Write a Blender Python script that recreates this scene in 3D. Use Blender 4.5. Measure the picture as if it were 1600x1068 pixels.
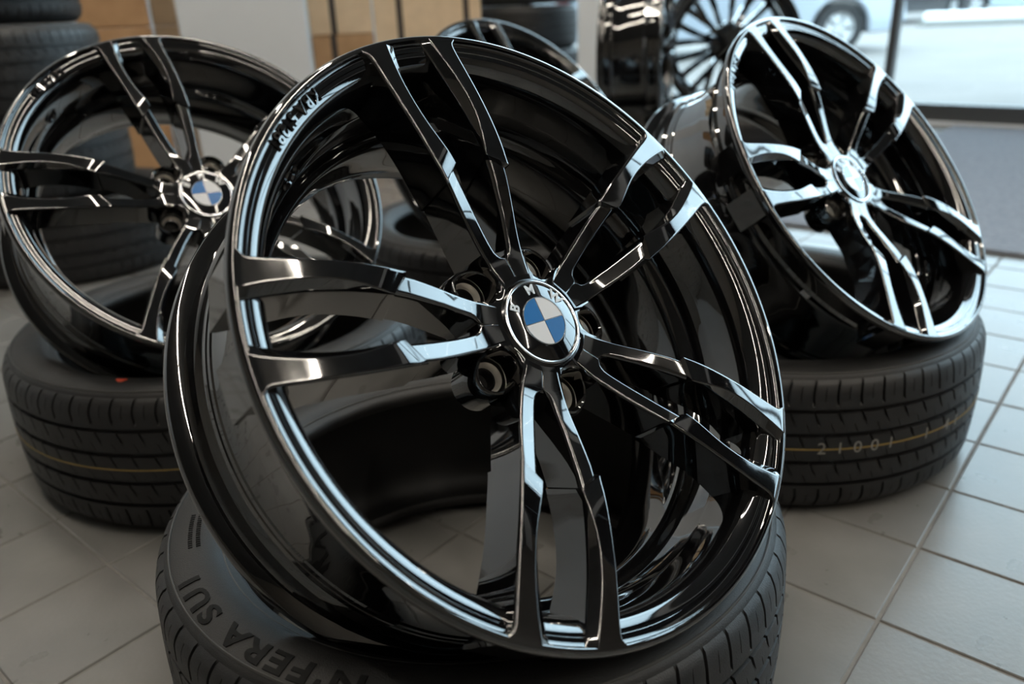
import bpy, bmesh, math, random
from mathutils import Vector, Matrix
R_ = math.radians
random.seed(4)
sc = bpy.context.scene
COL = sc.collection
for o in list(bpy.data.objects):
    bpy.data.objects.remove(o, do_unlink=True)

# ---------------------------------------------------------------- camera
FPX, PITCH, ROLL, CAMZ = 1252.2, 0.3951, -0.041, 0.676
fw = Vector((0, math.cos(PITCH), -math.sin(PITCH)))
up0 = Vector((0, math.sin(PITCH), math.cos(PITCH)))
rt0 = Vector((1, 0, 0))
CR = rt0 * math.cos(ROLL) + up0 * math.sin(ROLL)
CU = up0 * math.cos(ROLL) - rt0 * math.sin(ROLL)
cd = bpy.data.cameras.new('camera')
cam = bpy.data.objects.new('camera', cd)
COL.objects.link(cam)
cam.matrix_world = Matrix(((CR.x, CU.x, -fw.x, 0), (CR.y, CU.y, -fw.y, 0), (CR.z, CU.z, -fw.z, CAMZ), (0, 0, 0, 1)))
cd.sensor_width = 36.0
cd.sensor_fit = 'HORIZONTAL'
cd.lens = FPX / 1600 * 36.0
cd.clip_start = 0.02
cd.clip_end = 300
cd.dof.use_dof = True
cd.dof.focus_distance = 0.72
cd.dof.aperture_fstop = 4.0
sc.camera = cam

# ---------------------------------------------------------------- sky, exposure
wd = bpy.data.worlds.new('overcast_sky')
sc.world = wd
wd.use_nodes = True
bgn = wd.node_tree.nodes['Background']
bgn.inputs['Color'].default_value = (0.65, 0.855, 1.0, 1)
bgn.inputs['Strength'].default_value = 5.0
vs = sc.view_settings
vs.view_transform = 'Standard'
vs.look = 'None'
vs.gamma = 1.0
vs.use_curve_mapping = False
vs.exposure = 0.42
try:
    sc.cycles.use_denoising = True
    sc.cycles.max_bounces = 10
    sc.cycles.glossy_bounces = 6
    sc.cycles.sample_clamp_indirect = 6.0
    sc.cycles.caustics_reflective = False
    sc.cycles.caustics_refractive = False
except Exception:
    pass

# ---------------------------------------------------------------- helpers
def tag(o, label=None, cat=None, group=None, kind=None):
    if label: o['label'] = label
    if cat: o['category'] = cat
    if group: o['group'] = group
    if kind: o['kind'] = kind
    return o

def mesh_of(name, verts, faces, mat, sharp=35, smooth=True):
    me = bpy.data.meshes.new(name)
    me.from_pydata([tuple(v) for v in verts], [], faces)
    me.validate()
    bm = bmesh.new(); bm.from_mesh(me)
    bmesh.ops.recalc_face_normals(bm, faces=bm.faces[:])
    bm.to_mesh(me); bm.free()
    if mat: me.materials.append(mat)
    if smooth:
        me.polygons.foreach_set('use_smooth', [True] * len(me.polygons))
        me.set_sharp_from_angle(angle=R_(sharp))
    me.update()
    return me

def link(name, me, parent=None, loc=None):
    o = bpy.data.objects.new(name, me)
    COL.objects.link(o)
    if parent: o.parent = parent
    if loc: o.location = loc
    return o

def empty(name, loc=(0, 0, 0), mw=None):
    o = bpy.data.objects.new(name, None)
    o.empty_display_size = 0.05
    COL.objects.link(o)
    if mw is not None: o.matrix_world = mw
    else: o.location = loc
    return o

def copy_tree(o, parent=None):
    c = o.copy(); COL.objects.link(c)
    if parent: c.parent = parent
    for ch in list(o.children): copy_tree(ch, c)
    return c

class MB:
    def __init__(s): s.v = []; s.f = []
    def add(s, vs, fs):
        n = len(s.v); s.v += [tuple(v) for v in vs]; s.f += [tuple(i + n for i in f) for f in fs]
    def box(s, c, d, M=None):
        x, y, z = d[0] / 2, d[1] / 2, d[2] / 2
        vs = [Vector((c[0] + a * x, c[1] + b * y, c[2] + e * z)) for a in (-1, 1) for b in (-1, 1) for e in (-1, 1)]
        if M: vs = [M @ v for v in vs]
        s.add(vs, [(0, 1, 3, 2), (4, 6, 7, 5), (0, 4, 5, 1), (2, 3, 7, 6), (0, 2, 6, 4), (1, 5, 7, 3)])
    def lathe(s, prof, n=64, closed=False, M=None):
        vs = []
        for k in range(n):
            a = 2 * math.pi * k / n; ca, sa = math.cos(a), math.sin(a)
            for r, z in prof:
                v = Vector((r * ca, r * sa, z))
                vs.append(M @ v if M else v)
        m = len(prof); fs = []
        for k in range(n):
            k2 = (k + 1) % n
            for j in range(m if closed else m - 1):
                j2 = (j + 1) % m
                fs.append((k * m + j, k2 * m + j, k2 * m + j2, k * m + j2))
        s.add(vs, fs)
    def loft(s, rings, cap=True, closed=False):
        m = len(rings[0]); vs = [p for r in rings for p in r]; fs = []
        n = len(rings)
        for k in range(n - 1 + (1 if closed else 0)):
            k2 = (k + 1) % n
            for j in range(m):
                j2 = (j + 1) % m
                fs.append((k * m + j, k * m + j2, k2 * m + j2, k2 * m + j))
        if cap and not closed:
            fs.append(tuple(range(m))); fs.append(tuple(range((n - 1) * m, n * m)))
        s.add(vs, fs)
    def mesh(s, name, mat, sharp=35, smooth=True): return mesh_of(name, s.v, s.f, mat, sharp, smooth)
    def obj(s, name, mat, parent=None, sharp=35, smooth=True, bevel=0, seg=2):
        o = link(name, s.mesh(name, mat, sharp, smooth), parent)
        if bevel: add_bevel(o, bevel, seg)
        return o

def add_bevel(o, w, seg=2, ang=30):
    m = o.modifiers.new('edge', 'BEVEL'); m.width = w; m.segments = seg
    m.limit_method = 'ANGLE'; m.angle_limit = R_(ang); m.harden_normals = True
    return m

def lerp_tab(tab, x):
    if x <= tab[0][0]: return tab[0][1]
    for (a, b), (c, d) in zip(tab, tab[1:]):
        if x <= c: return b + (d - b) * (x - a) / (c - a)
    return tab[-1][1]

def smooth_tab(tab, x):
    """Catmull-Rom through a table (monotone x)."""
    if x <= tab[0][0]: return tab[0][1]
    if x >= tab[-1][0]: return tab[-1][1]
    for i in range(len(tab) - 1):
        if x <= tab[i + 1][0]:
            x1, y1 = tab[i]; x2, y2 = tab[i + 1]
            x0, y0 = tab[i - 1] if i > 0 else (2 * x1 - x2, y1)
            x3, y3 = tab[i + 2] if i + 2 < len(tab) else (2 * x2 - x1, y2)
            t = (x - x1) / (x2 - x1); h = x2 - x1
            m1 = (y2 - y0) / (x2 - x0) * h; m2 = (y3 - y1) / (x3 - x1) * h
            return (2*t**3-3*t*t+1)*y1 + (t**3-2*t*t+t)*m1 + (-2*t**3+3*t*t)*y2 + (t**3-t*t)*m2

def text_geo(body, size, extrude, bold=0.0, spacing=1.0):
    cu = bpy.data.curves.new('glyphs', 'FONT'); cu.body = body; cu.size = size
    cu.align_x = 'CENTER'; cu.align_y = 'CENTER'; cu.extrude = extrude; cu.offset = bold; cu.space_character = spacing
    cu.resolution_u = 4
    ob = bpy.data.objects.new('glyphs', cu); COL.objects.link(ob)
    dg = bpy.context.evaluated_depsgraph_get(); dg.update()
    me = ob.evaluated_get(dg).to_mesh()
    vs = [v.co.copy() for v in me.vertices]; fs = [tuple(p.vertices) for p in me.polygons]
    ob.evaluated_get(dg).to_mesh_clear()
    bpy.data.objects.remove(ob, do_unlink=True); bpy.data.curves.remove(cu)
    return vs, fs

def fine(vs, fs, maxlen):
    bm = bmesh.new(); bv = [bm.verts.new(v) for v in vs]
    for f in fs:
        try: bm.faces.new([bv[i] for i in f])
        except ValueError: pass
    bmesh.ops.remove_doubles(bm, verts=bm.verts[:], dist=1e-6)
    for _ in range(4):
        bmesh.ops.triangulate(bm, faces=bm.faces[:])
        es = [e for e in bm.edges if e.calc_length() > maxlen]
        if not es: break
        bmesh.ops.subdivide_edges(bm, edges=es, cuts=1, use_grid_fill=False)
    bmesh.ops.triangulate(bm, faces=bm.faces[:])
    bm.verts.index_update()
    v2 = [v.co.copy() for v in bm.verts]; f2 = [tuple(v.index for v in f.verts) for f in bm.faces]; bm.free()
    return v2, f2

def islands(vs, fs):
    par = list(range(len(vs)))
    def find(a):
        while par[a] != a: par[a] = par[par[a]]; a = par[a]
        return a
    for f in fs:
        for i in f[1:]: par[find(f[0])] = find(i)
    groups = {}
    for f in fs: groups.setdefault(find(f[0]), []).append(f)
    res = []
    for g in groups.values():
        ids = sorted({i for f in g for i in f}); mp = {i: k for k, i in enumerate(ids)}
        res.append(([vs[i] for i in ids], [tuple(mp[i] for i in f) for f in g]))
    return res

# ---------------------------------------------------------------- materials
def mat(name, col, rough=0.5, metal=0.0, coat=0.0, coat_ior=1.5, ior=1.5, emit=None, es=0.0, spec=None):
    m = bpy.data.materials.new(name); m.use_nodes = True
    b = m.node_tree.nodes['Principled BSDF']
    b.inputs['Base Color'].default_value = (*col, 1); b.inputs['Roughness'].default_value = rough
    b.inputs['Metallic'].default_value = metal; b.inputs['IOR'].default_value = ior
    b.inputs['Coat Weight'].default_value = coat; b.inputs['Coat IOR'].default_value = coat_ior
    b.inputs['Coat Roughness'].default_value = 0.015
    if spec is not None: b.inputs['Specular IOR Level'].default_value = spec
    if emit: b.inputs['Emission Color'].default_value = (*emit, 1); b.inputs['Emission Strength'].default_value = es
    return m

def nd(m, t, **k):
    n = m.node_tree.nodes.new(t)
    for a, v in k.items(): setattr(n, a, v)
    return n

def noisy(m, scale, c1, c2, bump=0.0, detail=6, coord='Object', bscale=None, rough=None):
    nt = m.node_tree; b = nt.nodes['Principled BSDF']
    tc = nd(m, 'ShaderNodeTexCoord'); nz = nd(m, 'ShaderNodeTexNoise'); nz.inputs['Scale'].default_value = scale
    nz.inputs['Detail'].default_value = detail
    nt.links.new(tc.outputs[coord], nz.inputs['Vector'])
    cr = nd(m, 'ShaderNodeValToRGB')
    cr.color_ramp.elements[0].position = 0.3; cr.color_ramp.elements[1].position = 0.7
    cr.color_ramp.elements[0].color = (*c1, 1); cr.color_ramp.elements[1].color = (*c2, 1)
    nt.links.new(nz.outputs['Fac'], cr.inputs['Fac']); nt.links.new(cr.outputs['Color'], b.inputs['Base Color'])
    if rough:
        mr = nd(m, 'ShaderNodeMapRange'); mr.inputs['To Min'].default_value = rough[0]; mr.inputs['To Max'].default_value = rough[1]
        nt.links.new(nz.outputs['Fac'], mr.inputs['Value']); nt.links.new(mr.outputs['Result'], b.inputs['Roughness'])
    if bump:
        n2 = nd(m, 'ShaderNodeTexNoise'); n2.inputs['Scale'].default_value = bscale or scale * 6; n2.inputs['Detail'].default_value = 4
        nt.links.new(tc.outputs[coord], n2.inputs['Vector'])
        bp = nd(m, 'ShaderNodeBump'); bp.inputs['Strength'].default_value = bump; bp.inputs['Distance'].default_value = 0.002
        nt.links.new(n2.outputs['Fac'], bp.inputs['Height']); nt.links.new(bp.outputs['Normal'], b.inputs['Normal'])
    return m

M = {}
M['gloss'] = mat('gloss_black_lacquer', (0.0035, 0.0035, 0.004), 0.05, 0, 1.0, 1.75)
M['silver'] = mat('machined_silver', (0.88, 0.84, 0.78), 0.33, 0.55)
M['hole'] = mat('bore_shade', (0.006, 0.006, 0.006), 0.6)
M['cap_black'] = mat('cap_black_enamel', (0.004, 0.004, 0.005), 0.06, 0, 1.0, 1.6)
M['cap_chrome'] = mat('cap_chrome', (0.75, 0.76, 0.78), 0.16, 1.0)
M['cap_letter'] = mat('cap_letter_silver', (0.62, 0.63, 0.64), 0.38, 0.35)
M['cap_blue'] = mat('cap_blue_enamel', (0.008, 0.13, 0.38), 0.25, 0, 1.0, 1.5)
M['cap_white'] = mat('cap_white_enamel', (0.66, 0.66, 0.68), 0.3, 0, 1.0, 1.5)
M['rubber'] = noisy(mat('tyre_rubber', (0.02, 0.02, 0.021), 0.55), 30, (0.010, 0.010, 0.0105), (0.017, 0.0165, 0.0165), 0.25, bscale=900, rough=(0.45, 0.62))
M['tread'] = noisy(mat('tread_rubber', (0.022, 0.022, 0.023), 0.5), 40, (0.010, 0.010, 0.011), (0.017, 0.0165, 0.017), 0.2, bscale=700, rough=(0.40, 0.58))
M['letter'] = mat('moulded_letter_rubber', (0.003, 0.003, 0.0032), 0.6, spec=.2)
M['ringline'] = mat('moulded_rib_rubber', (0.055, 0.054, 0.052), 0.45)
M['yellow'] = mat('yellow_tread_paint', (0.33, 0.22, 0.06), 0.7)
M['stamp'] = mat('white_tread_stamp', (0.30, 0.29, 0.27), 0.7)
M['red'] = mat('red_tyre_paint', (0.75, 0.10, 0.05), 0.6)
M['tile'] = noisy(mat('floor_tile_glaze', (0.26, 0.24, 0.21), 0.35), 9, (0.152, 0.149, 0.142), (0.195, 0.190, 0.182), 0.12, coord='Object', bscale=160, rough=(0.22, 0.36))
M['grout'] = noisy(mat('grout', (0.12, 0.11, 0.10), 0.85), 50, (0.145, 0.138, 0.128), (0.20, 0.19, 0.18))
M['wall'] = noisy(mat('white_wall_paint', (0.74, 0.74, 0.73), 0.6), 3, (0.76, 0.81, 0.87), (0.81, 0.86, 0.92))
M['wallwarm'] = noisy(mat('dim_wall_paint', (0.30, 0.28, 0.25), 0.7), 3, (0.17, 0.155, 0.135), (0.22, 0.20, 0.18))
M['ceil'] = noisy(mat('ceiling_paint', (0.32, 0.31, 0.30), 0.8), 2, (0.16, 0.155, 0.15), (0.21, 0.205, 0.20))
M['frame'] = mat('window_frame_metal', (0.10, 0.105, 0.11), 0.4, 0.6)
M['card'] = noisy(mat('cardboard', (0.42, 0.27, 0.14), 0.8), 14, (0.70, 0.53, 0.35), (0.80, 0.61, 0.41), 0.1)
M['card2'] = noisy(mat('cardboard_dark', (0.30, 0.16, 0.07), 0.8), 14, (0.44, 0.26, 0.13), (0.54, 0.33, 0.175), 0.1)
M['tape'] = mat('dark_strap', (0.05, 0.04, 0.035), 0.5)
M['mat'] = noisy(mat('grey_carpet', (0.13, 0.15, 0.19), 0.95), 60, (0.19, 0.22, 0.27), (0.28, 0.31, 0.37), 0.5, bscale=500)
M['asphalt'] = noisy(mat('pale_paving', (0.3, 0.3, 0.3), 0.8), 1.2, (0.150, 0.133, 0.120), (0.190, 0.168, 0.152))
M['snow'] = mat('kerb_snow', (0.75, 0.76, 0.78), 0.8)
M['kerb'] = mat('kerb_stone', (0.2, 0.19, 0.17), 0.8)
M['carwhite'] = mat('silver_car_paint', (0.35, 0.38, 0.42), 0.3, 0.2, 1.0)
M['cardark'] = mat('dark_car_paint', (0.03, 0.034, 0.04), 0.3, 0, 1.0)
M['carpale'] = mat('pale_car_paint', (0.4, 0.48, 0.5), 0.3, 0, 1.0)
M['carglass'] = mat('car_glass', (0.01, 0.012, 0.014), 0.05)
M['lamp_body'] = mat('lamp_housing', (0.6, 0.6, 0.6), 0.4)
M['tube'] = mat('warm_led_diffuser', (1, 1, 1), 0.4, emit=(1.0, 0.91, 0.77), es=72.0)
M['brown'] = noisy(mat('brown_render', (0.12, 0.08, 0.06), 0.8), 2, (0.10, 0.068, 0.05), (0.14, 0.095, 0.07))
M['tail'] = mat('red_tail_lamp', (0.6, 0.03, 0.02), 0.2)
M['label'] = mat('paper_label', (0.7, 0.7, 0.7), 0.6)
gl = bpy.data.materials.new('window_glass'); gl.use_nodes = True
nt = gl.node_tree; nt.nodes.clear()
out = nt.nodes.new('ShaderNodeOutputMaterial'); mx = nt.nodes.new('ShaderNodeMixShader'); tr = nt.nodes.new('ShaderNodeBsdfTransparent')
tr.inputs['Color'].default_value = (0.94, 0.97, 0.97, 1)
gs = nt.nodes.new('ShaderNodeBsdfGlossy'); gs.inputs['Roughness'].default_value = 0.02
fr = nt.nodes.new('ShaderNodeFresnel'); fr.inputs['IOR'].default_value = 1.45
nt.links.new(fr.outputs[0], mx.inputs[0]); nt.links.new(tr.outputs[0], mx.inputs[1]); nt.links.new(gs.outputs[0], mx.inputs[2]); nt.links.new(mx.outputs[0], out.inputs[0])
M['glass'] = gl

# ---------------------------------------------------------------- the room, laid out on the tile axes
TILE, YAW = 0.1693, 0.8634
ORG = Vector((0.4132, 0.7327, 0))
EA = Vector((math.cos(YAW), math.sin(YAW), 0))      # towards the shop window
EB = Vector((math.sin(YAW), -math.cos(YAW), 0))     # along the shop window
def UV(u, v, z=0.0): return EA * u + EB * v + Vector((0, 0, z))
RM = Matrix(((EA.x, EB.x * -1, 0, 0), (EA.y, EB.y * -1, 0, 0), (0, 0, 1, 0), (0, 0, 0, 1)))  # local x = EA, local y = -EB
U0, U1, V0, V1, HC = -3.6, 4.94, -4.0, 6.9, 4.2
def rbox(mb, u0, u1, v0, v1, z0, z1):
    mb.box(((u0 + u1) / 2, -(v0 + v1) / 2, (z0 + z1) / 2), (u1 - u0, v1 - v0, z1 - z0), RM)

# floor: grout bed with real tiles
mb = MB(); rbox(mb, U0, U1, V0, V1, -0.10, -0.0022)
floor = tag(mb.obj('floor', M['grout'], None, smooth=False), 'grey beige square floor tiles with pale grout joints', kind='structure')
def tile_geo(s, b=0.0014):
    h = s / 2; zt = 0.0; zb = -0.0035
    vs = [(-h, -h, zb), (h, -h, zb), (h, h, zb), (-h, h, zb), (-h, -h, zt - b), (h, -h, zt - b), (h, h, zt - b), (-h, h, zt - b),
          (-h + b, -h + b, zt), (h - b, -h + b, zt), (h - b, h - b, zt), (-h + b, h - b, zt)]
    fs = [(0, 1, 5, 4), (1, 2, 6, 5), (2, 3, 7, 6), (3, 0, 4, 7), (4, 5, 9, 8), (5, 6, 10, 9), (6, 7, 11, 10), (7, 4, 8, 11), (8, 9, 10, 11)]
    return vs, fs
tv, tf = tile_geo(TILE - 0.0045)
tile_me = mesh_of('tile', tv, tf, M['tile'], smooth=False)
ou, ov = ORG.dot(EA), ORG.dot(EB)
cells = []
for i in range(-40, 40):
    for j in range(-40, 40):
        u, v = ou + (i + .5) * TILE, ov + (j + .5) * TILE
        if U0 + .1 < u < U1 - .09 and V0 + .1 < v < V1 - .1:
            w = UV(u, v); d = w - Vector((0, 0, CAMZ)); zc = d.dot(fw)
            vis = zc > 0.1 and abs(FPX * d.dot(CR) / zc) < 930 and abs(FPX * d.dot(CU) / zc) < 680
            cells.append((0 if vis else 1, d.length, w))
cells.sort(key=lambda c: (c[0], c[1]))
rest = MB()
for k, (_, _, w) in enumerate(cells):
    a = YAW + random.choice((0, 1, 2, 3)) * math.pi / 2
    dz = random.uniform(-0.0003, 0.0003)
    if k < 290:
        o = link('tile', tile_me, floor); o.location = (w.x, w.y, dz); o.rotation_euler = (0, 0, a)
    else:
        c, s = math.cos(YAW), math.sin(YAW)
        rest.add([(w.x + c * x - s * y, w.y + s * x + c * y, z + dz) for x, y, z in tv], tf)
o = rest.obj('tile_field', M['tile'], floor, smooth=False); o['kind'] = 'stuff'

mb = MB(); rbox(mb, U0 - .15, U1 + .15, V0 - .15, V1 + .15, HC, HC + .15)
tag(mb.obj('ceiling', M['ceil'], None, smooth=False), 'plain grey ceiling above the showroom', kind='structure')
mb = MB(); rbox(mb, U0 - .15, U1 + .15, V0 - .15, V0, -.1, HC)
tag(mb.obj('wall_back', M['wall'], None, smooth=False), 'white painted wall behind the cardboard boxes', kind='structure')
mb = MB(); rbox(mb, U0 - .15, U1 + .15, V1, V1 + .15, -.1, HC)
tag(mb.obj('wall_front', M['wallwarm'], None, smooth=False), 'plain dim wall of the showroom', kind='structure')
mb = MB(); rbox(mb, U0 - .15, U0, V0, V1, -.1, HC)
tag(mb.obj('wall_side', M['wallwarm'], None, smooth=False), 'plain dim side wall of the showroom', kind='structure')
WZ0, WZ1 = 0.10, 3.85
mb = MB(); rbox(mb, U1, U1 + .15, V0, V1, WZ1 + .06, HC)
tag(mb.obj('wall_window', M['wall'], None, smooth=False), 'wall strip above the shop window', kind='structure')
mb = MB(); rbox(mb, U1 - .03, U1 + .15, V0, V1, -.1, 0.012)
tag(mb.obj('trim_1', M['wall'], None, smooth=False), 'pale threshold strip under the shop window', kind='structure')
mulls = [V0, -2.9, -1.40, 0.1, 1.6, 3.1, 4.6, 6.1]
mb = MB(); rbox(mb, U1, U1 + .15, 6.1, V1, -.1, WZ1 + .06)
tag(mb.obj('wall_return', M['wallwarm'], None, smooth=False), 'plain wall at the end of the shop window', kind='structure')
for n, (a, b) in enumerate(zip(mulls, mulls[1:])):
    mb = MB(); t = 0.020
    rbox(mb, U1 + .02, U1 + .09, a, b, 0.012, WZ0); rbox(mb, U1 + .02, U1 + .09, a, b, WZ1, WZ1 + .06)
    rbox(mb, U1 + .02, U1 + .09, a, a + t, WZ0, WZ1); rbox(mb, U1 + .02, U1 + .09, b - t, b, WZ0, WZ1)
    w = tag(mb.obj('window_%d' % (n + 1), M['frame'], None, smooth=False), 'grey metal framed shop window bay', kind='structure')
    mb = MB(); rbox(mb, U1 + .05, U1 + .058, a + t, b - t, WZ0, WZ1)
    mb.obj('pane', M['glass'], w, smooth=False)

# pillars
mb = MB()
def azp(az, D): return Vector((math.sin(R_(az)) * D, math.cos(R_(az)) * D, 0))
def pillar(name, az0, az1, D, depth, matl, label):
    p = azp((az0 + az1) / 2, D); wdt = 2 * D * math.tan(R_(abs(az1 - az0) / 2))
    mb = MB(); mb.box((0, depth / 2, HC / 2), (wdt, depth, HC))
    o = mb.obj(name, matl, None, smooth=False, bevel=0.008)
    o.location = p; o.rotation_euler = (0, 0, -R_((az0 + az1) / 2))
    return tag(o, label, kind='structure')
pillar('wall_pillar', -20.3, -12.5, 3.45, 0.40, M['wall'], 'broad white pillar beside the cardboard boxes')
pillar('wall_post', 5.2, 7.3, 4.35, 0.14, M['wall'], 'narrow white post beside the dark tyre stack')

# linear ceiling lights
def tube_light(u0, v0, u1, v1, label):
    r = empty('linear_ceiling_light', UV((u0 + u1) / 2, (v0 + v1) / 2, HC))
    inv = Matrix.Translation(r.location).inverted()
    L = math.hypot(u1 - u0, v1 - v0); alongu = abs(u1 - u0) > abs(v1 - v0)
    def bx(wd_, z0, z1, l):
        mb = MB(); du, dv = (l / 2, wd_ / 2) if alongu else (wd_ / 2, l / 2)
        uc, vc = (u0 + u1) / 2, (v0 + v1) / 2
        rbox(mb, uc - du, uc + du, vc - dv, vc + dv, z0, z1)
        mb.v = [inv @ Vector(v) for v in mb.v]; return mb
    bx(0.09, HC - .045, HC - .001, L).obj('housing', M['lamp_body'], r, smooth=False)
    bx(0.036, HC - .06, HC - .0455, L - .02).obj('diffuser', M['tube'], r, smooth=False)
    tag(r, label, 'ceiling light', 'linear ceiling lights')
n = 0
for u in (-0.1, 1.0, 2.05):
    for a, b in ((-3.4, -1.05),) if u == 1.0 else ((-3.4, -1.05), (-1.0, 1.35), (1.4, 3.75), (3.8, 6.15)):  # the lone middle row is added to brighten the back pillar and boxes
        n += 1
        tube_light(u, a, u, b, 'warm linear ceiling light in a row of tubes')

# floor mat
mb = MB(); rbox(mb, 2.47, 4.86, -1.0, 5.4, 0.0, 0.012)
o = mb.obj('entrance_mat', M['mat'], None, smooth=False, bevel=0.004); tag(o, 'wide blue grey carpet mat in front of the shop window', 'mat')

# ---------------------------------------------------------------- alloy wheel
RR, WW = 0.2715, 0.205
def arc_pts(pts, n):   # catmull resample of an (r,z) polyline, uniform per span
    out_ = []
    for i in range(len(pts) - 1):
        p0 = pts[i - 1] if i else pts[i]; p1 = pts[i]; p2 = pts[i + 1]; p3 = pts[i + 2] if i + 2 < len(pts) else p2
        for k in range(n):
            t = k / n
            out_.append(tuple(0.5 * ((2 * p1[c]) + (-p0[c] + p2[c]) * t + (2 * p0[c] - 5 * p1[c] + 4 * p2[c] - p3[c]) * t * t + (-p0[c] + 3 * p1[c] - 3 * p2[c] + p3[c]) * t ** 3) for c in (0, 1)))
    out_.append(pts[-1]); return out_
W_ = -WW
lip = [(RR, -.009), (RR, -.0058), (RR - .0004, -.0040), (RR - .0014, -.0023), (RR - .0029, -.0012), (RR - .0045, -.0007), (RR - .0060, -.0008), (RR - .0067, -.0013)]
chan = arc_pts([(RR - .0070, -.0022), (RR - .0078, -.0042), (RR - .0105, -.0056), (RR - .0140, -.0062)], 4)
bowl = arc_pts([(RR - .0144, -.0070), (RR - .0190, -.0082), (RR - .0250, -.0125), (RR - .0300, -.0220), (RR - .0325, -.036), (RR - .034, -.054)], 6)
barrel = arc_pts([(.2375, -.0555), (.2355, -.068), (.2325, -.078)], 4) + arc_pts([(.2310, -.0795), (.2235, -.0865), (.2205, -.096), (.2200, -.115), (.2215, -.140), (.2260, -.160)], 4) \
    + arc_pts([(.2275, -.1615), (.2340, -.168), (.2385, -.178), (.2400, W_ + .012), (.2420, W_ + .006)], 4) \
    + [(.2440, W_ + .0035), (.2475, W_ + .002), (RR - .0035, W_), (RR - .0012, W_ + .0008), (RR, W_ + .003), (RR, W_ + .008), (RR - .0012, W_ + .0105), (RR - .0045, W_ + .012)]
outer = [(.2570, W_ + .0135), (.2548, W_ + .017), (.2540, W_ + .022), (.2530, W_ + .038), (.2545, W_ + .0405), (.2560, W_ + .043), (.2545, W_ + .0455), (.2510, W_ + .049), (.2500, W_ + .0545), (.2490, W_ + .055), (.2480, W_ + .060)] \
    + arc_pts([(.2465, W_ + .0615), (.2440, W_ + .075), (.2420, W_ + .095), (.2420, W_ + .120)], 4) \
    + arc_pts([(.2425, -.078), (.2450, -.062), (.2500, -.052), (.2560, -.046)], 3) + [(.2565, -.044), (.2540, -.040), (.2545, -.020), (.2560, -.0155), (.2600, -.0135), (RR - .003, -.0125), (RR - .0008, -.0115)]
RIM_PROF = lip + chan + bowl + barrel + outer

mbr = MB(); mbr.lathe(RIM_PROF, 200, closed=True)
RIM_ME = mbr.mesh('rim', M['gloss'], sharp=28)

# spoke: side = +1 / -1, stations at constant radius
XO = [(.046, .0170), (.060, .0200), (.080, .0240), (.110, .0300), (.1400, .0340)]
XO2 = [(.1400, .0372), (.165, .0402), (.200, .0432), (.235, .0452), (.256, .0462), (.262, .0482), (.2667, .0535)]
XI = [(.046, .0000), (.0625, .0002), (.0660, .0030), (.0700, .0062), (.0760, .0082), (.090, .0112), (.110, .0150), (.1400, .0195)]
XI2 = [(.1400, .0178), (.165, .0205), (.190, .0222), (.215, .0222), (.240, .0195), (.256, .0168), (.262, .0152), (.2667, .0140)]
XC2 = [(.1400, .0184), (.150, .0196), (.165, .0228), (.185, .0268), (.205, .0290), (.225, .0290), (.245, .0270), (.2667, .0240)]
ZT = [(.046, -.0300), (.065, -.0290), (.080, -.0262), (.100, -.0205), (.120, -.0140), (.1400, -.0082)]
ZT2 = [(.1400, -.0045), (.155, -.0020), (.180, .0002), (.210, .0008), (.240, .0000), (.262, -.0004), (.2667, -.0007), (.2690, -.0014), (.2710, -.0030)]
DZ2 = [(.1400, .0010), (.160, .0042), (.185, .0072), (.215, .0080), (.240, .0066), (.2600, .0045), (.2710, .0022)]
ZB = [(.046, -.078), (.080, -.070), (.120, -.056), (.160, -.047), (.200, -.044), (.235, -.050), (.256, -.056), (.2667, -.0565)]
DR = [(.046, .004), (.080, .0035), (.140, .004), (.200, .0045), (.235, .006), (.25, .004), (.2667, .0)]
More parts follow.
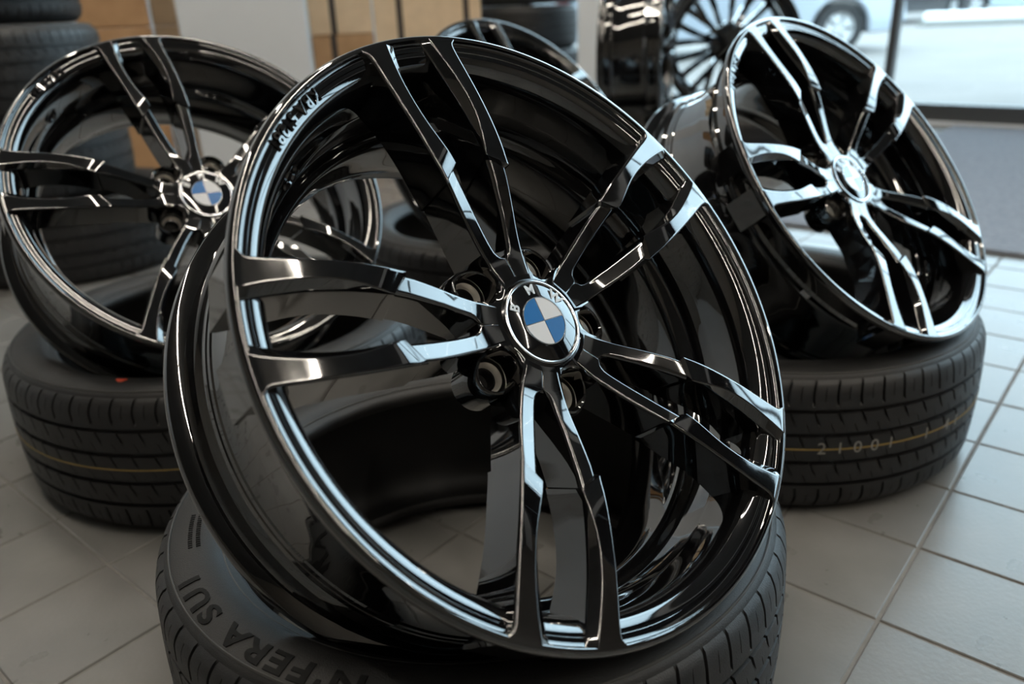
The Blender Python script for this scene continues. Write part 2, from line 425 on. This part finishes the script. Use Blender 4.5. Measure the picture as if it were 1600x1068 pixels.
def spoke_mesh(side):
    sts = []
    for k, r in enumerate((.046, .054, .0605, .0632, .0660, .0685, .072, .076, .082, .090, .100, .110, .120, .130, .1385)):
        sts.append((r, smooth_tab(XO, r), smooth_tab(XI, r), None, smooth_tab(ZT, r), .0022 if r > .064 else .0006, max(0., (r - .10) / .04)))
    for k, r in enumerate((.1400, .1425, .147, .152, .158, .165, .173, .181, .190, .199, .208, .217, .226, .235, .243, .250, .256, .2595, .262, .2643, .2667, .2685, .2702)):
        sts.append((r, smooth_tab(XO2, r), smooth_tab(XI2, r), smooth_tab(XC2, r), smooth_tab(ZT2, r), smooth_tab(DZ2, r), max(0., 1 - (r - .14) / .05)))
    rings = []
    SK = .011
    for r, xo, xi, xc, zt, dz, sk in sts:
        if xc is None: xc = xi + (.0026 if r > .064 else .0006)
        zb = smooth_tab(ZB, r); dr = lerp_tab(DR, r)
        early = r < .0655
        poly = [(xo + dr * .5, zb, 0), (xo + dr * .25, zb + .5 * (zt - zb), 0), (xo, zt, .0026), (xc, zt, .0012 if not early else .0003),
                (xi, zt - dz, .0018 if not early else .0003), (max(xi - dr * .2, 0), zb + .5 * (zt - zb), 0), (max(xi - dr * .5, 0), zb, 0)]
        pts = []
        for i, (x, z, rad) in enumerate(poly):
            if not rad: pts.append((x, z)); continue
            x0, z0, _ = poly[i - 1]; x1, z1, _ = poly[i + 1]
            a_ = Vector((x0 - x, z0 - z)); b_ = Vector((x1 - x, z1 - z))
            q = min(rad, a_.length * .45, b_.length * .45)
            A_ = Vector((x, z)) + a_.normalized() * q; B_ = Vector((x, z)) + b_.normalized() * q; C_ = Vector((x, z))
            for k in range(5):
                t = k / 4; pts.append(tuple(A_ * (1 - t) ** 2 + C_ * 2 * t * (1 - t) + B_ * t * t))
        ring = []
        for x, z in pts:
            f = max(0, min(1, (xo - x) / max(xo - xi, 1e-4))) * max(0, min(1, (z - zb) / (zt - zb)))
            rr = min(r + SK * sk * f, .2706)
            ring.append(Vector((math.sqrt(max(rr * rr - x * x, 1e-8)), side * x, z)))
        rings.append(ring)
    mb = MB(); mb.loft(rings)
    return mb.mesh('spoke', M['gloss'], sharp=33)
SP_ME = {s: spoke_mesh(s) for s in (1, -1)}

# hub plate: scalloped outline between lug pockets
LUG_R, LUG_A = 0.0625, 0.0168
def hub_mesh():
    rings = []
    N = 200
    def rad(th, grow=0.0):
        d = (math.degrees(th) % 72) - 36          # 0 at the lug angle
        a = R_(abs(d))
        # outline follows the pocket circle near the lug, else a round hub
        rh = .0655 + grow
        disc = LUG_A ** 2 - (LUG_R * math.sin(a)) ** 2
        if disc > 0:
            rc_ = LUG_R * math.cos(a) - math.sqrt(disc)
            return min(rh, rc_ + grow)
        return rh
    for z, g, sc_ in ((-.080, .0015, 1), (-.0345, .0, 1), (-.0318, -.0006, 1), (-.0304, -.0026, 1)):
        rings.append([Vector((rad(2 * math.pi * k / N, g) * math.cos(2 * math.pi * k / N), rad(2 * math.pi * k / N, g) * math.sin(2 * math.pi * k / N), z)) for k in range(N)])
    rings.append([Vector((.0412 * math.cos(2 * math.pi * k / N), .0412 * math.sin(2 * math.pi * k / N), -.0300)) for k in range(N)])
    rings.append([Vector((.0398 * math.cos(2 * math.pi * k / N), .0398 * math.sin(2 * math.pi * k / N), -.0312)) for k in range(N)])
    mb = MB(); mb.loft(rings)
    return mb.mesh('hub', M['gloss'], sharp=40)
HUB_ME = hub_mesh()
# lug pocket: a collar with a deep bore, the outer lip dropping away from the hub
def pocket_mesh():
    N = 56; rings = []
    def ring(r, z, tilt=0.0, ex=0.0):
        return [Vector((r * math.cos(a) + (ex * max(0, math.cos(a)) ** 2), r * math.sin(a), z - tilt * (1 + math.cos(a)) / 2)) for a in (2 * math.pi * k / N for k in range(N))]
    rings = [ring(.0215, -.082), ring(.0208, -.060, .004, .002), ring(.0200, -.0372, .011, .0015), ring(.0190, -.0352, .011, .0012), ring(.0176, -.0346, .011, .0008), ring(.0167, -.0356, .011), ring(.0160, -.060), ring(.0152, -.0625), ring(.0090, -.0635), ring(.0086, -.084)]
    mb = MB(); mb.loft(rings, cap=False, closed=True)
    return mb.mesh('lug_pocket', M['gloss'], sharp=40)
POCK_ME = pocket_mesh()
mb = MB(); mb.lathe([(.0148, -.0605), (.0140, -.0575), (.0132, -.0570), (.0126, -.0580), (.0098, -.0660), (.0092, -.070), (.0092, -.074), (.0148, -.074)], 40, closed=True)
SEAT_ME = mb.mesh('lug_seat', M['silver'], sharp=40)
mb = MB(); mb.lathe([(.0001, -.0735), (.0094, -.0735), (.0094, -.0742), (.0001, -.0742)], 24, closed=True)  # disc closes the open bore; the hole's shade is put into its colour
BORE_ME = mb.mesh('lug_bore_shade', M['hole'])

# centre cap
mb = MB()
mb.lathe([(.0001, -.0262), (.0220, -.0262), (.0228, -.0262), (.0245, -.0266), (.0340, -.0280), (.0362, -.0288), (.0366, -.0300), (.0366, -.036), (.0001, -.036)], 96)
CAP_ME = mb.mesh('center_cap', M['cap_black'], sharp=30)
def ring_me(name, r0, r1, z0, z1, m):
    mb = MB(); h = (r1 - r0) * .25
    mb.lathe([(r0, z0), (r0, z1 - .0003), (r0 + h, z1), (r1 - h, z1), (r1, z1 - .0003), (r1, z0)], 96, closed=True)
    return mb.mesh(name, m, sharp=50)
CAPRING_ME = ring_me('cap_ring', .0362, .0386, -.034, -.0275, M['cap_chrome'])
CAPRING2_ME = ring_me('roundel_ring', .0212, .0222, -.030, -.0253, M['cap_chrome'])
CA = R_(-4)
def quad_me(q, m):
    mb = MB(); vs = []; fs = []; N = 14; r = .0212; g = .00045
    a0 = CA + q * math.pi / 2
    ex = Vector((math.cos(a0), math.sin(a0), 0)); ey = Vector((-math.sin(a0), math.cos(a0), 0))
    for z in (-.0268, -.0256):
        vs.append(ex * g + ey * g + Vector((0, 0, z)))
        for k in range(N + 1):
            t = math.asin(g / r) + (math.pi / 2 - 2 * math.asin(g / r)) * k / N
            vs.append(ex * r * math.cos(t) + ey * r * math.sin(t) + Vector((0, 0, z)))
    n = N + 2
    fs.append(tuple(range(n))); fs.append(tuple(range(n, 2 * n)))
    for k in range(n): fs.append((k, (k + 1) % n, n + (k + 1) % n, n + k))
    mb.add(vs, fs); return mb.mesh('roundel_quarter', m, smooth=False)
QUAD_ME = [quad_me(q, M['cap_blue' if q in (1, 3) else 'cap_white']) for q in range(4)]
mb = MB(); mb.lathe([(.0001, -.0259), (.0214, -.0259), (.0214, -.0266), (.0001, -.0266)], 48, closed=True)
BACK_ME = mb.mesh('roundel_back', M['cap_chrome'])
def cap_letter(ch, ang):
    vs, fs = text_geo(ch, .0125, .0004, .00035)
    o = []
    for v in vs:
        a = R_(ang) - v.x / .0295; r = .0295 + v.y
        o.append((r * math.cos(a), r * math.sin(a), -.0270 + .0003 + v.z))
    return mesh_of('cap_letter', o, fs, M['cap_letter'], smooth=False)
LET_ME = [cap_letter('B', 86 + 54), cap_letter('M', 86), cap_letter('W', 86 - 54)]

# stamped approval lettering on the lip channel, valve hole
def lip_text(body, ang):
    vs, fs = text_geo(body, .0145, .0006, .0003, 1.05)
    o = []
    for v in vs:
        t = R_(ang) + v.x / .2545               # read with the tops towards the hub
        r = .2575 - v.y
        zz = -.0060 - max(0, (.2573 - r)) * .45
        o.append((r * math.cos(t), r * math.sin(t), zz + .0010 + v.z))
    return mesh_of('lip_lettering', o, fs, M['gloss'], smooth=False)
LIPTXT_ME = lip_text('KBA 51281', 0)
mb = MB()
mb.lathe([(.0050, -.004), (.0050, .0010), (.0062, .0022), (.0078, .0022), (.0088, .0012), (.0092, -.004)], 32, closed=True)
VALVE_ME = mb.mesh('valve_bush', M['gloss'], sharp=40)

def make_wheel(name, C, az, el, phase, label, cat='wheel', group=None, full=True, roll=0):
    a = Vector((math.cos(el) * math.sin(az), -math.cos(el) * math.cos(az), math.sin(el)))
    upv = (Vector((0, 0, 1)) - a * a.z).normalized(); rtv = upv.cross(a)
    mw = Matrix(((rtv.x, upv.x, a.x, C[0]), (rtv.y, upv.y, a.y, C[1]), (rtv.z, upv.z, a.z, C[2]), (0, 0, 0, 1)))
    r = empty(name, mw=mw); tag(r, label, cat, group)
    link('rim', RIM_ME, r)
    for k in range(5):
        for s in (1, -1):
            o = link('spoke', SP_ME[s], r); o.rotation_euler = (0, 0, R_(phase + 72 * k))
            wn = o.modifiers.new('normals', 'WEIGHTED_NORMAL'); wn.keep_sharp = True; wn.weight = 90
    hub = link('hub', HUB_ME, r); hub.rotation_euler = (0, 0, R_(phase))
    for k in range(5):
        t = R_(phase + 36 + 72 * k)
        o = link('lug_pocket', POCK_ME, r); o.location = (LUG_R * math.cos(t), LUG_R * math.sin(t), 0); o.rotation_euler = (0, 0, t)
        if full:
            s_ = link('lug_seat', SEAT_ME, o); link('lug_bore_shade', BORE_ME, o)
    cap = link('center_cap', CAP_ME, r); cap['label'] = 'black centre cap with blue and white roundel'
    link('cap_ring', CAPRING_ME, cap)
    link('roundel_back', BACK_ME, cap); link('roundel_ring', CAPRING2_ME, cap)
    for m_ in QUAD_ME: link('roundel_quarter', m_, cap)
    for m_ in LET_ME: link('cap_letter', m_, cap)
    if full:
        o = link('lip_lettering', LIPTXT_ME, r); o.rotation_euler = (0, 0, R_(phase + 104.5)); o['label'] = 'raised black lettering on the rim lip'
        t = R_(phase + 108.5)
        v = link('valve_bush', VALVE_ME, r)
        nrm = Vector((-math.cos(t) * .95, -math.sin(t) * .95, .32)).normalized()
        v.rotation_euler = nrm.to_track_quat('Z', 'Y').to_euler()
        v.location = (.2385 * math.cos(t), .2385 * math.sin(t), -.046); v.scale = (1.35, 1.35, 1.35)
    return r

# ---------------------------------------------------------------- tyre
RT, HW = 0.337, 0.113
# carcass profile (r,z) of the upper half, outside from tread edge to bead, then the liner
SIDE = [(.3235, .0985), (.3215, .1035), (.3175, .1075), (.3150, .1085), (.3140, .1088), (.3080, .1110), (.2980, .1128), (.2880, .1130), (.2780, .1112), (.2700, .1072), (.2660, .1035), (.2640, .1022), (.2600, .1005), (.2565, .0975), (.2550, .0930), (.2553, .0880)]
LINER = [(.2580, .0840), (.2680, .0930), (.2800, .0990), (.2950, .1010), (.3080, .0960), (.3190, .0840), (.3240, .0600), (.3260, .0300), (.3265, 0.0)]
half = SIDE + LINER
prof = half + [(r, -z) for r, z in reversed(half[:-1])]
prof += [(.3265, -.09), (.327, -.05), (.327, .05), (.3265, .09)]
mb = MB(); mb.lathe(prof, 160, closed=True)
CARC_ME = mb.mesh('sidewall', M['rubber'], sharp=40)
def side_z(r): return lerp_tab(sorted(SIDE[2:13]), r)
mb = MB()
mb.lathe([(.3155, .1075), (.3160, .1096), (.3170, .1098), (.3178, .1088), (.3176, .1065)], 160, closed=True)
mb.lathe([(.2660, .1025), (.2663, .1049), (.2672, .1052), (.2680, .1050)], 160, closed=True)
RIB_ME = mb.mesh('sidewall_rib', M['ringline'], sharp=60)

def tread_me():
    NP = 66
    fr_ = [0, .044, .058, .26, .482, .5, .518, .74, .942, .956]
    # columns: (z, kind, rib-position 0..1)
    cols = []
    def rib(z0, z1, n, kind):
        for k in range(n + 1):
            cols.append((z0 + (z1 - z0) * k / n, kind, k / n))
    def groove(z0, z1):
        cols.append((z0 + .0006, 'g', 0)); cols.append((z1 - .0006, 'g', 1))
    cols.append((-.1020, 'e', 0))
    rib(-.0990, -.0620, 9, 's'); groove(-.0620, -.0550); rib(-.0550, -.0260, 6, 'r'); groove(-.0260, -.0180); rib(-.0180, .0180, 8, 'c')
    groove(.0180, .0260); rib(.0260, .0550, 6, 'q'); groove(.0550, .0620); rib(.0620, .0990, 9, 't')
    cols.append((.1020, 'e', 1))
    def crown(z):
        az = abs(z); r = RT - .0035 * (az / .06) ** 2 * .55
        if az > .080: r -= .0075 * ((az - .080) / .022) ** 2
        return r
    def shear(z):
        az = abs(z); s = 1 if z > 0 else -1
        if az < .058: return -z * 13.0
        return s * (-.058 * 13.0 - (az - .058) * 4.0 + 90 * max(0, az - .078) ** 1.6)
    vs = []; fs = []
    nf = len(fr_); NA = NP * nf; NC = len(cols)
    for k in range(NA):
        p_, i = divmod(k, nf); f = fr_[i]
        slit = i in (0, 1, 9); sipe = i == 5
        for z, kind, t in cols:
            r = crown(z)
            d = 0.0
            if kind == 'g': d = .0058
            elif kind == 'e': d = .0
            elif kind in 'st':
                inner_ = t if kind == 's' else 1 - t      # 1 at the groove side
                if slit and inner_ < .86: d = .0050 * min(1, (1 - inner_) * 5)
                if sipe and .15 < inner_ < .62: d = .0014
            elif kind in 'rq':
                tt = t if kind == 'r' else t
                if slit and tt > .42: d = .0045 * min(1, (tt - .42) * 4)
                if sipe and tt < .40: d = .0030 * min(1, (.40 - tt) * 6)
            elif kind == 'c':
                if slit and t > .55: d = .0042 * min(1, (t - .55) * 5)
                if sipe and t < .40: d = .0042 * min(1, (.40 - t) * 5)
            th = 2 * math.pi * (p_ + f + shear(z)) / NP
            if kind == 'e': r = .3215; 
            vs.append(((r - d) * math.cos(th), (r - d) * math.sin(th), z))
    for k in range(NA):
        k2 = (k + 1) % NA
        for j in range(NC - 1): fs.append((k * NC + j, k2 * NC + j, k2 * NC + j + 1, k * NC + j + 1))
    return mesh_of('tread', vs, fs, M['tread'], sharp=32)
TREAD_ME = tread_me()
def crown_r(z): return RT - .0035 * (abs(z) / .06) ** 2 * .55

def side_text(parent, body, size, ang, rad, m='letter', bold=.0012, lift=.0007):
    vs, fs = text_geo(body, size, .0004, bold, 1.2)
    for v_, f_ in islands(*fine(vs, fs, .0045)):
        o = []
        for v in v_:
            r = rad + v.y * .66; t = R_(ang) - v.x / rad
            o.append((r * math.cos(t), r * math.sin(t), side_z(r) + lift + v.z))
        link('sidewall_letter', mesh_of('sidewall_letter', o, f_, M[m], smooth=False), parent)

def band(name, z0, z1, a0, a1, m, lift=.0004, n=60):
    vs = []; fs = []
    for k in range(n + 1):
        t = R_(a0 + (a1 - a0) * k / n)
        for z, l in ((z0, -.0005), (z0, lift), (z1, lift), (z1, -.0005)):
            r = crown_r(z) + l; vs.append((r * math.cos(t), r * math.sin(t), z))
    for k in range(n):
        for j in range(3): fs.append((k * 4 + j, k * 4 + 4 + j, k * 4 + 5 + j, k * 4 + 1 + j))
    fs += [(0, 1, 2, 3), (n * 4, n * 4 + 1, n * 4 + 2, n * 4 + 3)]
    return mesh_of(name, vs, fs, m, smooth=False)

TYRE_N = [0]
def make_tyre(loc, rot, label, group=None, cat='tyre', tilt=(0, 0)):
    r = empty('tyre', (loc[0], loc[1], loc[2])); r.rotation_euler = (tilt[0], tilt[1], R_(rot)); tag(r, label, cat, group)
    link('sidewall', CARC_ME, r); link('tread', TREAD_ME, r); link('sidewall_rib', RIB_ME, r)
    return r
TZ = HW + .0005

# ================================================================ the four wheels on their tyres
make_wheel('alloy_wheel', (.0429, .6259, .4434), .7695, .6571, 20.6, 'largest gloss black split-spoke alloy wheel propped on the tyre with big sidewall lettering')
make_wheel('alloy_wheel', (-.4409, 1.2008, .4504), .6741, .6905, 24.0, 'black split-spoke wheel on the tyre with a red paint dot', full=True)
w3 = make_wheel('alloy_wheel', (.5312, 1.1737, .4390), .7236, .6831, 27.5, 'black split-spoke wheel on the tyre beside the blue grey mat')
make_wheel('alloy_wheel', (.071, 1.811, .450), .787, .70, 14.0, 'black split-spoke wheel peeking over the top of the largest wheel')

mb = MB(); mb.box((.2525, 0, 0), (.0012, .013, .010), Matrix.Rotation(R_(-150.6), 4, 'Z') @ Matrix.Translation((0, 0, -.050)))
o = mb.obj('paper_label', M['label'], w3, smooth=False); o['label'] = 'small white paper label'
t1 = make_tyre((-.048, .737, TZ * .95), 0, 'black tyre with large moulded sidewall letters under the largest wheel')
t1.scale = (.965, .965, .95)
side_text(t1, "N'FERA SU1", .040, 233, .3025)
for ang, rr_ in ((196.5, .2880), (196.5, .2955)):
    mb = MB()
    for k in range(16):
        t = R_(ang - 6 + k * .75); L_ = random.uniform(.0012, .0024)
        for s_ in (0,):
            c = Vector((rr_ * math.cos(t), rr_ * math.sin(t), side_z(rr_) + .0003))
            Mx = Matrix.Translation(c) @ Matrix.Rotation(t, 4, 'Z')
            mb.box((0, 0, 0), (.0042, L_, .0007), Mx)
    o = mb.obj('fine_print_line', M['letter'], t1, smooth=False)
t2 = make_tyre((-.4870, 1.2850, TZ), 20, 'black tyre with a red paint dot on its sidewall')
t3 = make_tyre((.4267, 1.2737, TZ), 40, 'black tyre with yellow stripe and stamped digits on its tread')
t3.scale = (1, 1, .96); t3.location.z = TZ * .96
t4 = make_tyre((-.02, 1.925, TZ), 65, 'black tyre behind the largest wheel, seen through its spokes')
t4.scale = (1, 1, .96); t4.location.z = TZ * .96
# red dot on t2's upper sidewall
def polar(o, x, y): 
    v = Vector((x, y, 0)) - Vector((o.location.x, o.location.y, 0)); return v.length, math.degrees(math.atan2(v.y, v.x)) - math.degrees(o.rotation_euler.z)
mb = MB(); vs = []; rr0 = .290
for k in range(14):
    a = 2 * math.pi * k / 14; rad_ = .0062 * (1 + .25 * math.sin(3 * a + 1))
    vs.append((rr0 + rad_ * .8 * math.cos(a), rad_ * 1.2 * math.sin(a), 0))
top = [(x, y, side_z(x) + .0009) for x, y, _ in vs]; bot = [(x, y, side_z(x) - .0005) for x, y, _ in vs]
mb.add(top + bot, [tuple(range(14))] + [(k, (k + 1) % 14, 14 + (k + 1) % 14, 14 + k) for k in range(14)])
o = mb.obj('paint_dot', M['red'], t2, smooth=False); o.rotation_euler = (0, 0, R_(-99.7 - 20)); o['label'] = 'small red paint dot'
# yellow stripes and digits
link('paint_stripe', band('paint_stripe', -.0010, .0012, -150, -10, M['yellow'], .0004), t3)['label'] = 'thin yellow painted stripe'
link('paint_stripe', band('paint_stripe', -.0015, .0002, -165, -80, M['yellow'], .0004), t2)['label'] = 'thin yellow painted stripe'
vs, fs = text_geo('21001  1 41', .026, .0002, -.0002, 1.9)
for v_, f_ in islands(*fine(vs, fs, .006)):
    o_ = []
    for v in v_:
        t = R_(-113) + v.x / RT; z = v.y + .001; r = crown_r(z) + .0006 + v.z
        o_.append((r * math.cos(t), r * math.sin(t), z))
    link('stamped_digit', mesh_of('stamped_digit', o_, f_, M['stamp'], smooth=False), t3)

# ================================================================ further back
# tyre stack beside the boxes
for k, (az, D, rot) in enumerate(((-28.6, 2.80, 10), (-31.2, 2.82, 33), (-31.7, 2.80, 57), (-32.2, 2.84, 80))):
    p = azp(az, D)
    make_tyre((p.x, p.y, TZ + k * (2 * HW + .002)), rot, ['bottom tyre of the stack beside the brown boxes', 'second tyre up in the stack beside the brown boxes', 'third tyre up in the stack beside the brown boxes', 'top tyre of the stack beside the brown boxes'][k], 'tyres stacked beside the brown boxes')
for k in range(4):
    p = azp(1.3 + .2 * (k % 2), 4.97)
    make_tyre((p.x, p.y, TZ + k * (2 * HW + .002)), k * 31, ['bottom tyre of the dark stack beside the white post', 'second tyre up in the dark stack beside the white post', 'third tyre up in the dark stack beside the white post', 'top tyre of the dark stack beside the white post'][k], 'tyres stacked beside the white post')
# wheels standing near the window, each on a flat tyre
p = azp(9.3, 2.95)
make_tyre((p.x - .02, p.y, TZ), 12, 'tyre lying flat under the wheel seen edge-on near the shop window')
make_wheel('alloy_wheel', (p.x + .10, p.y, 2 * HW + RR + .001), R_(74), 0.0, 8, 'upright black wheel seen edge-on beside the white post', full=False)
p = azp(15.0, 3.75)
make_tyre((p.x + .015, p.y + .02, TZ), 52, 'tyre lying flat under the upright wheel by the shop window')
make_wheel('alloy_wheel', (p.x, p.y, 2 * HW + RR + .001), R_(170), 0.0, 30, 'upright black wheel seen from behind before the shop window', full=False)

make_wheel('alloy_wheel', (p.x + .03, p.y + .235, 2 * HW + RR + .001), R_(176), 0.0, 62, 'upright black wheel directly behind the one seen from behind', full=False)  # extra wheel, added to darken the bright gaps of the one before it

# cardboard boxes
def carton(az0, az1, D, z0, z1, depth, m, label, tape=(.5,), yaw=0):
    azc = (az0 + az1) / 2; p = azp(azc, D); w = 2 * D * math.tan(R_(abs(az1 - az0) / 2)); h = z1 - z0
    r = empty('cardboard_box', (p.x, p.y, z0)); r.rotation_euler = (0, 0, -R_(azc) + yaw); tag(r, label, 'box', 'cardboard boxes by the back wall')
    mb = MB(); mb.box((0, depth / 2, h / 2), (w, depth, h - .002)); mb.obj('carton', M[m], r, smooth=False, bevel=.006)
    for f in tape:
        mb = MB(); mb.box((-w / 2 + f * w, depth / 2, h / 2), (.028, depth + .004, h - .004)); mb.obj('strap', M['tape'], r, smooth=False)
carton(-12.35, -8.3, 4.02, 0.0, .59, .45, 'card2', 'lower brown box beside the white pillar', (.35,))
carton(-12.35, -8.3, 4.02, .59, 1.12, .45, 'card', 'upper tan box with a dark strap beside the white pillar', (.38,))
carton(-8.2, -1.15, 4.02, 0.0, .38, .5, 'card2', 'low wide box under the broad tan box')
carton(-8.2, -1.15, 4.02, .38, 1.05, .5, 'card', 'broad tan box with two dark straps beside the dark tyre stack', (.24, .86))
carton(-25.9, -21.85, 3.60, 0.0, .66, .35, 'card2', 'lower orange brown box beside the tyre stack', ())
carton(-25.9, -21.85, 3.60, .66, 1.2, .35, 'card2', 'upper orange brown box beside the tyre stack', ())
carton(-21.7, -19.9, 3.90, 0.0, .66, .3, 'card', 'narrow lower tan box against the white pillar', ())
carton(-21.7, -19.9, 3.90, .66, 1.2, .3, 'card', 'narrow upper tan box against the white pillar', ())

# ================================================================ outside
gz = -.06
mb = MB(); mb.box((0, 0, gz - .05), (160, 160, .1), Matrix.Translation(UV(U1 + .16 + 80, 0)) @ Matrix.Rotation(YAW, 4, 'Z'))
tag(mb.obj('ground', M['asphalt'], None, smooth=False), 'pale paved forecourt outside the shop window', kind='structure')

def make_car(p, heading, paint, label, cat='car'):
    r = empty('car', (p.x, p.y, gz)); r.rotation_euler = (0, 0, heading); tag(r, label, cat, 'cars parked outside')
    L, Wd = 4.5, 1.76
    side = [(-2.25, .35), (-2.22, .75), (-2.05, .95), (-1.5, 1.0), (-1.15, 1.04), (1.1, 1.0), (1.95, .90), (2.2, .72), (2.25, .40), (2.15, .26)]
    lower = []
    for cx in (1.38, -1.32):
        seg = [(cx + .38 * math.cos(R_(a)), .31 + .38 * math.sin(R_(a))) for a in range(0, 181, 18)]
        lower += [(cx + .38, .24)] + seg + [(cx - .38, .24)]
    poly = side + lower + [(-2.15, .26)]
    mb = MB(); n = len(poly)
    vs = [(x, y * Wd / 2, z) for y in (-1, 1) for x, z in poly]
    mb.add(vs, [tuple(range(n)), tuple(range(n, 2 * n))] + [(k, (k + 1) % n, n + (k + 1) % n, n + k) for k in range(n)])
    mb.obj('body', paint, r, sharp=30, bevel=.03)
    cab = [(-1.75, 1.0), (-1.2, 1.42), (-.2, 1.47), (.45, 1.40), (1.15, 1.0)]
    mb = MB(); n = len(cab)
    vs = [(x, s * (Wd / 2 - .06 - (z - 1.0) * .38), z) for s in (-1, 1) for x, z in cab]
    mb.add(vs, [tuple(range(n)), tuple(range(n, 2 * n))] + [(k, (k + 1) % n, n + (k + 1) % n, n + k) for k in range(n)])
    mb.obj('cabin_glass', M['carglass'], r, smooth=False)
    mb = MB(); mb.box((-.35, 0, 1.465), (1.5, 1.30, .04)); mb.obj('roof', paint, r, smooth=False, bevel=.015)
    for cx in (1.38, -1.32):
        for s in (-1, 1):
            Mx = Matrix.Translation((cx, s * (Wd / 2 - .11), .315)) @ Matrix.Rotation(R_(90), 4, 'X')
            mb = MB(); mb.lathe([(.20, -.10), (.30, -.105), (.315, -.08), (.315, .08), (.30, .105), (.20, .10)], 36, closed=True, M=Mx); t = mb.obj('tyre', M['rubber'], r)
            mb = MB(); mb.lathe([(.0001, -.06), (.07, -.07), (.19, -.05), (.205, -.09), (.205, .09), (.19, .05), (.07, .07), (.0001, .06)], 30, M=Mx); h = mb.obj('wheel_disc', M['lamp_body'], r)
            for q in range(5):
                a = q * 2 * math.pi / 5; mb = MB(); mb.box((.11, 0, 0), (.13, .028, .15), Mx @ Matrix.Rotation(a, 4, 'Z')); mb.obj('spoke', M['cardark'], h, smooth=False)
    for s in (-1, 1):
        mb = MB(); mb.box((-2.2, s * .62, .80), (.12, .34, .14)); mb.obj('tail_lamp', M['tail'], r, smooth=False, bevel=.02)
        mb = MB(); mb.box((2.13, s * .60, .68), (.14, .36, .14)); mb.obj('headlamp', M['cap_white'], r, smooth=False, bevel=.02)
    return r
p = azp(20.2, 12.2)
make_car(azp(14.4, 12.6), R_(0), M['carwhite'], 'silver car outside with one wheel showing behind the upright wheel')
make_car(azp(24.6, 24.5), R_(35), M['cardark'], 'dark car parked far outside beyond the window mullion')
make_car(azp(31.2, 29.5), R_(-20), M['carpale'], 'pale car parked far outside behind the snowy kerb')
make_car(azp(37.0, 24.5), R_(20), M['cardark'], 'dark car parked far outside at the end of the snowy kerb')
a, b = azp(26.2, 21.0), azp(33.2, 22.0)
d = b - a; Mx = Matrix.Translation((a + b) / 2) @ Matrix.Rotation(math.atan2(d.y, d.x), 4, 'Z')
r = empty('kerb', ((a + b) / 2)); r.location.z = gz; r.rotation_euler = (0, 0, math.atan2(d.y, d.x)); tag(r, 'low snow covered kerb strip far outside the window', 'kerb')
mb = MB(); mb.box((0, 0, .05), (d.length, .6, .10)); mb.obj('kerb_stone', M['kerb'], r, smooth=False, bevel=.01)
mb = MB(); mb.box((0, .1, .19), (d.length - .3, .5, .20)); mb.obj('snow_bank', M['snow'], r, bevel=.05, seg=3)
# long low building across the forecourt
c = UV(52, 10, gz); r = empty('building', c); r.rotation_euler = (0, 0, YAW); tag(r, 'long brown building across the forecourt', 'building')
mb = MB(); mb.box((4, 0, 4.0), (8, 90, 8.0)); mb.obj('wall', M['brown'], r, smooth=False)
mb = MB(); mb.box((4, 0, 8.2), (8.6, 90.6, .4)); mb.obj('roof', M['kerb'], r, smooth=False, bevel=.05)
for k in range(22):
    mb = MB(); mb.box((0, 0, 0), (.12, 2.2, 1.6)); o = mb.obj('window', M['carglass'], r, smooth=False); o.location = (-.02, -42 + k * 4, 4.9)
